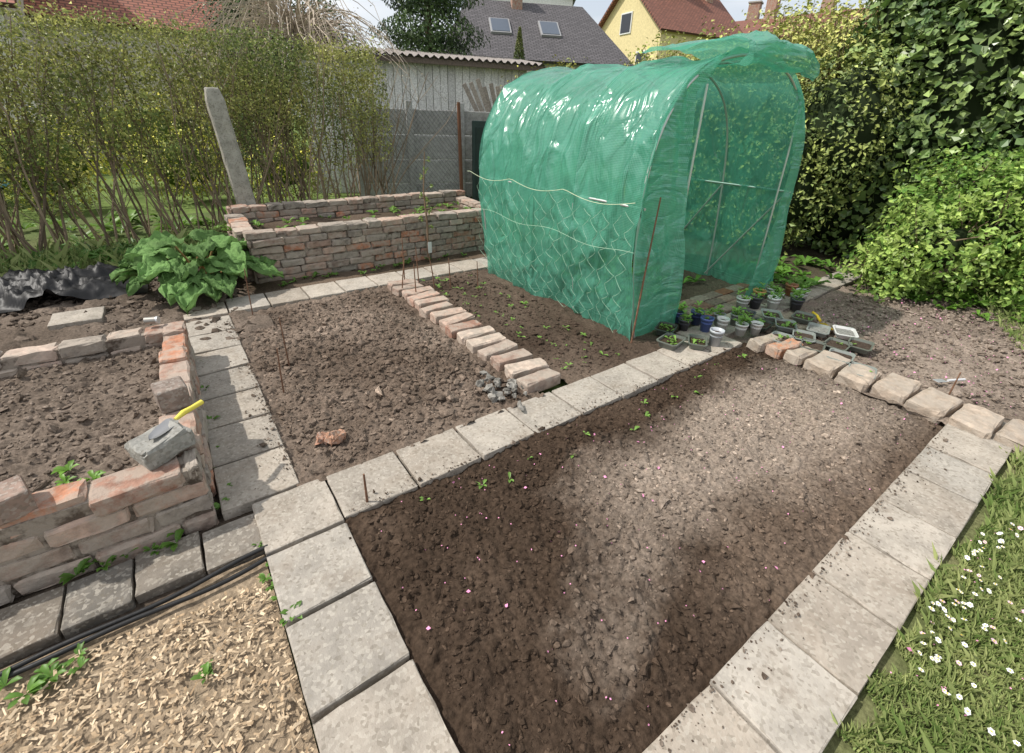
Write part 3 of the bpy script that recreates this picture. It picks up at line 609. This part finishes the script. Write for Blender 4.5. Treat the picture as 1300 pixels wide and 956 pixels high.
for a,b in zip(x,y):
    z=rng.uniform(.03,.055);r=rng.uniform(.006,.010);th=np.arange(12)*2*np.pi/12;tl=rng.normal(0,.3,2);cc=(.8,.8,.78) if rng.random()<.75 else (.78,.55,.62)
    V=[(a,b,z)]+[(a+r*(1 if q%2 else .75)*math.cos(t),b+r*(1 if q%2 else .75)*math.sin(t),z+.003+tl[0]*r*math.cos(t)+tl[1]*r*math.sin(t)) for q,t in enumerate(th)]
    mb.add(V,[[0,1+q,1+(q+1)%12] for q in range(12)],cc);V=[(a,b,z+.006)]+[(a+.003*math.cos(t),b+.003*math.sin(t),z+.004) for t in th[::2]];mb.add(V,[[0,1+q,1+(q+1)%6] for q in range(6)],(.75,.5,.05))
mb.build('daisies',M_plain)
# ------------------------------------------------------------ concrete post
mb=MB();V,F=boxgeo((.19,.19,2.0),.02,(2,2,18));t=(V[:,2]+1)/2;V[:,:2]*=(1.08-.2*t)[:,None];V+=rng.normal(0,.0025,V.shape)
top=t>.97;V[top,:2]*=.8;V[:,2]+=1-.25;V[:,0]+=.80-.16*t;V[:,1]+=6.35;mb.add(V,F,(.35,.33,.285));mb.build('concrete_fence_post',M_conc)
# ------------------------------------------------------------ hedge left
hA=np.array([-4.6,6.55]);hB=np.array([3.1,7.85])
def hp(t):return hA+(hB-hA)*t[:,None]
hg=empty('hedge');mb=MB();mb2=MB()
for k in range(260):
    t=rng.random();b=hA+(hB-hA)*t+np.array([0,rng.normal(0,.18)]);fan=rng.normal(0,.2);hh=rng.uniform(1.7,2.45)
    P=[(b[0],b[1],-.03)];p=np.array([b[0],b[1],0.]);
    for q in range(5):
        p=p+np.array([fan*.45+rng.normal(0,.04),rng.normal(0,.035),hh/5]);P.append(tuple(p))
    tube(mb,P,np.linspace(rng.uniform(.007,.017),.003,6),4,np.array((.26,.20,.14))*rng.uniform(.6,1.3),False)
    for q in range(4):
        i0=rng.integers(1,5);a=np.array(P[i0]);e=a+np.array([rng.normal(0,.2),rng.normal(0,.12),rng.uniform(.25,.6)]);m_=(a+e)/2+rng.normal(0,.02,3);tube(mb,[a,m_,e],[.005,.004,.002],3,(.26,.21,.14),False)
mb.build('stems',M_bark,False,hg)
n=88000;t=rng.random(n);z=rng.beta(2.3,1.15,n)*2.33;th=.33*np.clip((z-.1)/.9,.25,1)
off=rng.choice([-1,1],n)*th*(1-.6*rng.random(n)**2)
P=np.c_[hp(t),z];P[:,1]+=off+.1*fbm(P[:,0]*3,z*3,0,3,501);P[:,2]+=.09*fbm(P[:,0]*2.5,P[:,1]*2,0,3,505)*(z/2.3)+rng.exponential(.045,n)*(z>2.1)
P[:,2]+= .12*(t-.5)*(z/2.3)
dens=fbm(P[:,0]*2.2,P[:,1]*2.2,P[:,2]*2.2,3,507)
k=(dens>-.6+.9*(1-np.clip((P[:,2]-.3)/1.3,0,1)));P=P[k]
leaves(mb2,P,rng.normal(size=P.shape)+np.array([0,-.3,.6]),.036*np.exp(rng.normal(0,.25,len(P))),lcol(P,(.15,.20,.06),(.43,.42,.14),1.8,.35,510),.55)
mb2.build('foliage',M_leaf,False,hg)
# ------------------------------------------------------------ shrubs
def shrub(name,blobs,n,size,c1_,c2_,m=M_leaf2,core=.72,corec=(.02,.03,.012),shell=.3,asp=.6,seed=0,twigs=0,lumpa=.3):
    e=empty(name);mb=MB();blobleaves(mb,blobs,n,size,c1_,c2_,shell,3,seed,.6,asp,lumpa);mb.build('foliage',m,False,e)
    mb=MB()
    if core:blobcore(mb,blobs,core,corec,seed)  # opaque dark mass added inside the leaves to block see-through, not branches
    for b in blobs:
        for q in range(twigs):
            d=rng.normal(size=3);d/=np.linalg.norm(d);d[2]=abs(d[2]);s=np.array([b[0],b[1],max(0,b[2]-b[5]*.6)]);en=np.array(b[:3])+d*np.array(b[3:6])*rng.uniform(.8,1.12);mm=(s+en)/2+rng.normal(0,.08,3);tube(mb,[s,mm,en],[.016,.009,.003],4,(.2,.15,.1),False)
    if core or twigs: mb.build('dark_core_or_twigs',M_bark,True,e)
shrub('bright_green_shrub',[(6.2,1.25,.5,.6,.5,.5),(6.75,.85,.75,.6,.5,.6),(6.0,1.45,.25,.5,.35,.3),(6.6,.35,.4,.6,.45,.45),(7.5,.6,.8,.8,.6,.6),(7.0,1.3,.9,.55,.5,.5),(7.1,.5,.95,.5,.45,.45)],28000,.055,(.13,.26,.045),(.42,.54,.14),m=M_leaf,seed=3,twigs=25,core=.5,shell=.6,lumpa=.9)
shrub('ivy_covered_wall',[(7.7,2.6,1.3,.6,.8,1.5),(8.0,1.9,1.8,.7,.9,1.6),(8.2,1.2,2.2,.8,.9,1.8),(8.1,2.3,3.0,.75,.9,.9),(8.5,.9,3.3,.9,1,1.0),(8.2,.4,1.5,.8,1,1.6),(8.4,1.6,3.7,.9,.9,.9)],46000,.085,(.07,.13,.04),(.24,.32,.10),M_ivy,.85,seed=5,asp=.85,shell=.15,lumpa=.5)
shrub('dark_hedge',[(6.6,3.1,.9,.45,.6,1.1),(6.9,2.7,1.5,.5,.6,.9),(6.7,3.7,1.1,.55,.7,1.2),(6.6,4.4,1.2,.6,.7,1.2),(6.5,5.1,1.2,.6,.7,1.1)],22000,.055,(.10,.15,.045),(.32,.36,.10),core=.7,seed=7,lumpa=.5)
shrub('leafing_bush',[(7.6,4.0,2.1,.8,.8,.8),(7.5,4.9,2.0,.8,.9,.8),(8.0,3.4,2.4,.7,.7,.75),(7.0,5.6,1.9,.8,.8,.8),(8.6,4.4,2.5,.8,.9,.8)],22000,.055,(.26,.30,.07),(.55,.54,.17),core=0,shell=.8,seed=9,twigs=60)
shrub('yellow_green_bush',[(5.9,7.6,1.4,.6,.5,.9),(6.6,7.6,1.6,.7,.6,.9)],7000,.05,(.2,.22,.05),(.45,.40,.08),core=0,shell=.8,seed=19,twigs=30)
shrub('neighbour_shrubs',[(-1.5,10.5,.7,.9,.7,.7),(.4,10.8,.6,.8,.6,.65),(1.9,10,.6,.7,.5,.6),(-4,11,.9,1.2,.8,.9),(-2.8,12,.8,1,.8,.9),(-6,10,.8,1,.8,.8),(0,13,1,1.4,.8,.9)],18000,.06,(.26,.34,.06),(.68,.62,.10),core=.6,corec=(.08,.12,.03),seed=23)
# ------------------------------------------------------------ fence, shed, gate
mb=MB();
def seg(mb,pa,pb,z0,z1,t,c):
    d=pb-pa;l=np.hypot(*d);box(mb,((pa+pb)[0]/2,(pa+pb)[1]/2,(z0+z1)/2),(l,t,z1-z0),(0,0,math.atan2(d[1],d[0])),b=.012,col=c)
for k in range(4):
    a=np.array([3.0,8.95]);b=np.array([6.6,7.75]);p=a+(b-a)*k/4;q=a+(b-a)*(k+.985)/4
    for r in range(4): seg(mb,p,q,-.05+r*.43,-.05+r*.43+.41,.05,np.array((.40,.40,.385))*rng.uniform(.75,1.15))
    box(mb,(p[0],p[1]-.03,.86),(.12,.12,1.85),(0,0,-.32),b=.01,col=(.36,.36,.35))
mb.build('concrete_panel_fence',M_conc)
mb=MB();a=np.array([3.15,8.2]);b=np.array([4.45,7.85])
for s in (-1,1):
    for k in range(-20,26):
        u0,u1=k*.07+(0 if s>0 else 1.3),k*.07+1.4*s*.9+(0 if s>0 else 1.3);L0=1.35
        du=u1-u0;t0=(0-u0)/du;t1=(L0-u0)/du
        if t0>t1:t0,t1=t1,t0
        lo=max(0,t0);hi=min(1,t1)
        if hi>lo+.02:
            ff=lambda t:(a[0]+(b-a)[0]*(u0+du*t)/L0,a[1]+(b-a)[1]*(u0+du*t)/L0,.1+1.55*t)
            tube(mb,[ff(lo),ff(hi)],.0036,3,(.07,.075,.075),False)
mb.build('chain_link_fence',M_plain)
mb=MB();tube(mb,[(4.5,7.8,0),(4.46,7.8,1.78)],[.035,.03],8,(.16,.08,.05));mb.build('rusty_gate_post',M_bark,True)
mb=MB();box(mb,(4.95,7.6,.75),(.6,.05,1.5),(0,0,-.3),b=.01,col=(.03,.05,.045));box(mb,(4.95,7.57,.75),(.5,.02,1.3),(0,0,-.3),b=.01,col=(.02,.035,.03));mb.build('dark_garden_gate',M_plain)
sh=empty('garden_shed');mb=MB()
for u in np.arange(0,4.6,.16):
    a=np.array([2.6,10.6]);d=np.array([.96,-.27]);p=a+d*u;box(mb,(p[0]+.08,p[1]-.02,1.3),(.15,.03,2.6),(0,0,-.275),b=.008,col=np.array((.72,.71,.69))*rng.uniform(.75,1.08))
a=np.array([2.6,10.6]);d=np.array([.96,-.27]);nrm=np.array([.27,.96]);e0=a+d*4.65
box(mb,(e0[0]+nrm[0],e0[1]+nrm[1],1.3),(.05,2,2.6),(0,0,-.275),b=.004,col=(.4,.4,.4));mb.build('walls',M_wood,False,sh)
mb=MB();NU=120;V=[];
for i in range(NU):
    u=-.3+5.3*i/(NU-1)
    for (v,z) in ((-.3,2.62),(2.2,2.95)):
        p=a+d*u+nrm*v;V.append((p[0],p[1],z+.03*math.sin(u*40)))
mb.add(V,[[i*2,i*2+2,i*2+3,i*2+1] for i in range(NU-1)],(.26,.235,.22));V2=np.array(V)-np.array([0,0,.02]);mb.add(V2,[[i*2,i*2+1,i*2+3,i*2+2] for i in range(NU-1)],(.2,.18,.17))
mb.build('corrugated_roof',M_conc,False,sh)
mb=MB();p=a+d*2.35-nrm*.25;box(mb,(p[0],p[1],2.54),(5.3,.03,.1),(0,0,-.275),b=.004,col=(.14,.11,.09));mb.build('fascia',M_wood,False,sh)
mb=MB()
for k in range(14): box(mb,(5.2+k*.1,8.45-k*.03,1.7+rng.normal(0,.05)),(.08,.02,.9),(0,-.5+.9*k/14,-.3),b=.003,col=np.array((.33,.29,.25))*rng.uniform(.6,1.2))
mb.build('leaning_boards',M_wood)
mb=MB();th=np.linspace(0,2*np.pi,40,endpoint=False);V=[(-4.2+1.7*math.cos(t),14.5+1.7*math.sin(t),z) for z in (0,.8) for t in th];mb.add(V,[[j,(j+1)%40,40+(j+1)%40,40+j] for j in range(40)],(.10,.4,.62));mb.add([(-4.2+1.68*math.cos(t),14.5+1.68*math.sin(t),.7) for t in th],[list(range(40))],(.15,.45,.55));mb.build('garden_pool',M_plastic,True)
# ------------------------------------------------------------ houses
def house(name,cx,cy,rot,w,l,eave,ridge,wallc,roofm,wins=(),chim=(),hip=0):
    e=empty(name);R=rotm(0,0,rot);T_=lambda p:(np.array(p)@R.T+np.array([cx,cy,0]))
    mb=MB();V=[(-w/2,-l/2,0),(w/2,-l/2,0),(w/2,-l/2,eave),(0,-l/2,ridge-.05),(-w/2,-l/2,eave),(-w/2,l/2,0),(w/2,l/2,0),(w/2,l/2,eave),(0,l/2,ridge-.05),(-w/2,l/2,eave)]
    mb.add(T_(V[:]),[[0,1,2,4],[5,9,7,6],[1,6,7,2],[0,4,9,5]],wallc);
    if not hip: mb.add(T_(V),[[4,2,3],[9,8,7]],wallc)
    mb.build('walls',M_plain,False,e)
    o=.35;sl=(ridge-eave)/(w/2)
    for s in (-1,1):
        P=[(s*(w/2+o),-l/2-o,eave-o*sl),(s*(w/2+o),l/2+o,eave-o*sl),(0,l/2+o-hip,ridge),(0,-l/2-o+hip,ridge)]
        mb=MB();mb.add(T_(P),[[0,1,2,3]] if s>0 else [[3,2,1,0]]);ob=mb.build('roof_slope',roofm,False,e);q=math.hypot(w/2+o,(w/2+o)*sl);uvset(ob,np.array([(0,0),(l,0),(l-hip,q),(hip,q)],float))
        sd=ob.modifiers.new('s','SOLIDIFY');sd.thickness=.12;sd.offset=-1
    if hip:
        for s in (-1,1):
            P=[(-(w/2+o),s*(l/2+o),eave-o*sl),((w/2+o),s*(l/2+o),eave-o*sl),(0,s*(l/2+o-hip),ridge)]
            mb=MB();mb.add(T_(P),[[0,1,2]] if s<0 else [[2,1,0]]);ob=mb.build('hip_slope',roofm,False,e);uvset(ob,np.array([(0,0),(w,0),(w/2,q)],float))
    for (fx,fz,ww,wh,side) in wins:
        mb=MB()
        if side=='g':c_=(fx,-l/2-.02,fz);box(mb,T_([c_])[0],(ww+.16,.08,wh+.16),(0,0,rot),b=.01,col=(.7,.7,.68));box(mb,T_([(fx,-l/2-.05,fz)])[0],(ww,.06,wh),(0,0,rot),b=.005,col=(.03,.035,.045))
        else:
            s=1 if side=='r' else -1;an=math.atan(sl);x=s*(w/2-fz);z=eave+fz*sl+.05
            V_,F_=boxgeo((wh+.14,ww+.14,.12),.01,(0,0,0));V_=V_@rotm(0,s*an,0).T+np.array((x,fx,z));mb.add(T_(V_),F_,(.3,.3,.3));V_,F_=boxgeo((wh,ww,.16),.01,(0,0,0));V_=V_@rotm(0,s*an,0).T+np.array((x,fx,z));mb.add(T_(V_),F_,(.08,.10,.13))
        mb.build('window',M_plastic,False,e)
    for (x,y,zt,s) in chim:
        mb=MB();zb=ridge-abs(x)*sl-.5;box(mb,T_([(x,y,(zb+zt)/2)])[0],(s,s,zt-zb),(0,0,rot),b=.02,col=(.34,.18,.13));box(mb,T_([(x,y,zt+.05)])[0],(s+.15,s+.15,.12),(0,0,rot),b=.02,col=(.35,.33,.3));mb.build('chimney',M_brick,False,e)
def pol(az,d):a=math.radians(az);return d*math.sin(a),d*math.cos(a)
x,y=pol(36.8,27);house('slate_roof_house',x,y,math.radians(-36-80),7,8,4.1,6.6,(.55,.55,.52),M_roofdark,wins=[(-1.5,1.6,.8,1,'r'),(.8,1.6,.8,1,'r'),(-1.5,1.6,.8,1,'l'),(.8,1.6,.8,1,'l')],chim=[(.3,-.5,7.4,.5)],hip=1.5)
x,y=pol(51.3,38);house('yellow_house',x,y,math.radians(-98),6.5,7,6.8,9.6,(.66,.56,.30),M_roofbrown,wins=[(0,7.2,.9,1,'g'),(-1.8,5,.8,1,'g'),(1.8,5,.8,1,'g')],chim=[(.6,0,10.6,.6),(.6,2.5,10.6,.6)])
x,y=pol(-1,24);house('red_roof_house',x,y,math.radians(90),8,9,4.0,7.5,(.6,.55,.45),M_roofred)
x,y=pol(-14,22);house('red_roof_house',x,y,math.radians(85),7,7,3.9,7,(.6,.55,.45),M_roofred)
x,y=pol(37,60);house('white_apartment_block',x,y,math.radians(-37),9,8,12.6,13.4,(.7,.7,.7),M_roofdark)
x,y=pol(65,48);house('distant_house',x,y,math.radians(10),9,14,7.6,9.5,(.45,.36,.28),M_roofbrown,chim=[(0,-3,10.8,.8),(0,0,10.9,.8),(0,4,10.8,.8)])
x,y=pol(59,52);house('distant_house',x,y,math.radians(20),9,10,8,9.6,(.5,.45,.4),M_roofdark,chim=[(0,0,11,.9)])
# ------------------------------------------------------------ trees
cf=empty('conifer_tree');mb=MB();mb2=MB()
bx,by=pol(26.8,13.5);tube(mb,[(bx,by,0),(bx,by,7.5)],[.15,.02],8,(.12,.08,.05));mb.build('trunk',M_bark,True,cf)
n=34000;z=rng.random(n)**1.1*7.2+.4;r=(7.9-z)*.27*(.25+.75*rng.random(n)**.6)*(1+.25*np.sin(z*9));a=rng.random(n)*6.28;r*=1+.35*fbm(a*3,z*2,0,3,61);P=np.c_[bx+r*np.cos(a),by+r*np.sin(a),z-.25*r]
leaves(mb2,P,np.c_[np.cos(a),np.sin(a),.3+0*a]+rng.normal(0,.4,P.shape),.11,lcol(P,(.03,.06,.02),(.09,.14,.045),2),.35);mb2.build('needles',M_leaf2,False,cf)
cf=empty('small_conifer');mb2=MB();mb=MB();bx,by=pol(36.3,15);tube(mb,[(bx,by,0),(bx,by,3.4)],[.08,.01],6,(.12,.08,.05));mb.build('trunk',M_bark,True,cf)
n=7000;z=rng.random(n)**1.1*3.5+.3;r=(3.9-z)*.2*(.4+.6*rng.random(n)**.5);a=rng.random(n)*6.28;P=np.c_[bx+r*np.cos(a),by+r*np.sin(a),z];leaves(mb2,P,rng.normal(0,1,P.shape),.07,lcol(P,(.10,.14,.04),(.25,.26,.09),2),.3);mb2.build('needles',M_leaf2,False,cf)
wt=empty('weeping_tree');mb=MB();mb2=MB();bx,by=pol(14,11.5);tube(mb,[(bx,by,0),(bx+.05,by,1.6),(bx,by+.05,2.9)],[.13,.1,.07],8,(.2,.16,.13))
for k in range(220):
    a=rng.random()*6.28;R=rng.uniform(.8,2.8);h=rng.uniform(.2,1.1);d=np.array([math.cos(a),math.sin(a),0]);s=np.array([bx,by,2.8+rng.uniform(-.3,.2)]);P=[s+d*R*t+np.array([0,0,h*4*t*(1-t)*.9-1.0*t*t*R*.3])+rng.normal(0,.05,3) for t in np.linspace(0,1,8)]
    tube(mb,P,np.linspace(.012,.004,8),3,np.array((.45,.38,.30))*rng.uniform(.7,1.2),False)
    pp=np.array(P)[3:];pp=np.repeat(pp,2,0)+rng.normal(0,.04,(len(pp)*2,3));leaves(mb2,pp,rng.normal(size=pp.shape),.04,np.tile((.35,.3,.2),(len(pp),1)))
mb.build('branches',M_bark,False,wt);mb2.build('buds',M_leaf2,False,wt)
shrub('dark_evergreen_tree',[(*pol(10,16),2.6,1.0,.9,2.6),(*pol(16,17),2.4,1.2,.9,2.3)],10000,.1,(.03,.07,.02),(.10,.16,.05),seed=31,core=.7)
shrub('background_trees',[(*pol(az,d),h*.55,w,w,h*.5) for az,d,h,w in [(58,22,3.8,1.8),(63,20,4.0,1.8),(68,18,4.4,1.8),(72,16,4.6,1.8),(42,24,3.8,1.6),(47,22,3.3,1.4),(24,30,4.5,2.2),(78,15,5,2),(-10,20,3,2),(7,19,3,1.4),(52,22,3.2,1.4)]],34000,.14,(.18,.23,.06),(.40,.42,.15),core=.0,shell=.8,seed=33,twigs=40)
# ------------------------------------------------------------ camera, light
f=582.
A=Vector((881,253,-582));B=Vector((-470,298,-582));U=A.cross(B).normalized();A.normalize();B=U.cross(A)
cd=bpy.data.cameras.new('camera');cam=bpy.data.objects.new('camera',cd);COL.objects.link(cam)
cam.matrix_world=Matrix.Translation((0,0,H))@Matrix((A,B,U)).to_4x4()
cd.sensor_width=36;cd.lens=f/1300*36;cd.shift_y=-45/1300;cd.clip_end=600;cd.clip_start=.05;S.camera=cam
sd=Vector((-.84,.50,0)).normalized();el=math.radians(52);sv=Vector((sd.x*math.cos(el),sd.y*math.cos(el),math.sin(el)))
sl=bpy.data.lights.new('sun','SUN');sl.energy=4.4;sl.angle=math.radians(1.);sl.color=(1,.955,.89);so=bpy.data.objects.new('sun',sl);COL.objects.link(so);so.rotation_euler=sv.to_track_quat('Z','Y').to_euler()
w=bpy.data.worlds.new('World');S.world=w;w.use_nodes=True;nt=w.node_tree;bg=nt.nodes['Background'];N=nt.nodes.new;L=nt.links.new
sk=N('ShaderNodeTexSky');sk.sky_type='NISHITA';sk.sun_disc=False;sk.sun_elevation=el;sk.sun_rotation=math.atan2(sd.x,sd.y);sk.dust_density=2.5;sk.air_density=1.
tc=N('ShaderNodeTexCoord');mp=N('ShaderNodeMapping');mp.inputs['Scale'].default_value=(1,1,3.5);L(tc.outputs['Generated'],mp.inputs[0])
nz=N('ShaderNodeTexNoise');nz.inputs['Scale'].default_value=2.3;nz.inputs['Detail'].default_value=3;L(mp.outputs[0],nz.inputs['Vector'])
mr=N('ShaderNodeMapRange');mr.inputs[1].default_value=.38;mr.inputs[2].default_value=.62;mr.inputs[3].default_value=.45;mr.inputs[4].default_value=.94;L(nz.outputs['Fac'],mr.inputs[0])
mx=N('ShaderNodeMix');mx.data_type='RGBA';L(mr.outputs[0],mx.inputs[0]);L(sk.outputs[0],mx.inputs[6]);mx.inputs[7].default_value=(7.0,7.1,7.25,1)
L(mx.outputs[2],bg.inputs[0]);bg.inputs[1].default_value=.15
S.view_settings.view_transform='Standard';S.view_settings.look='None';S.view_settings.exposure=0
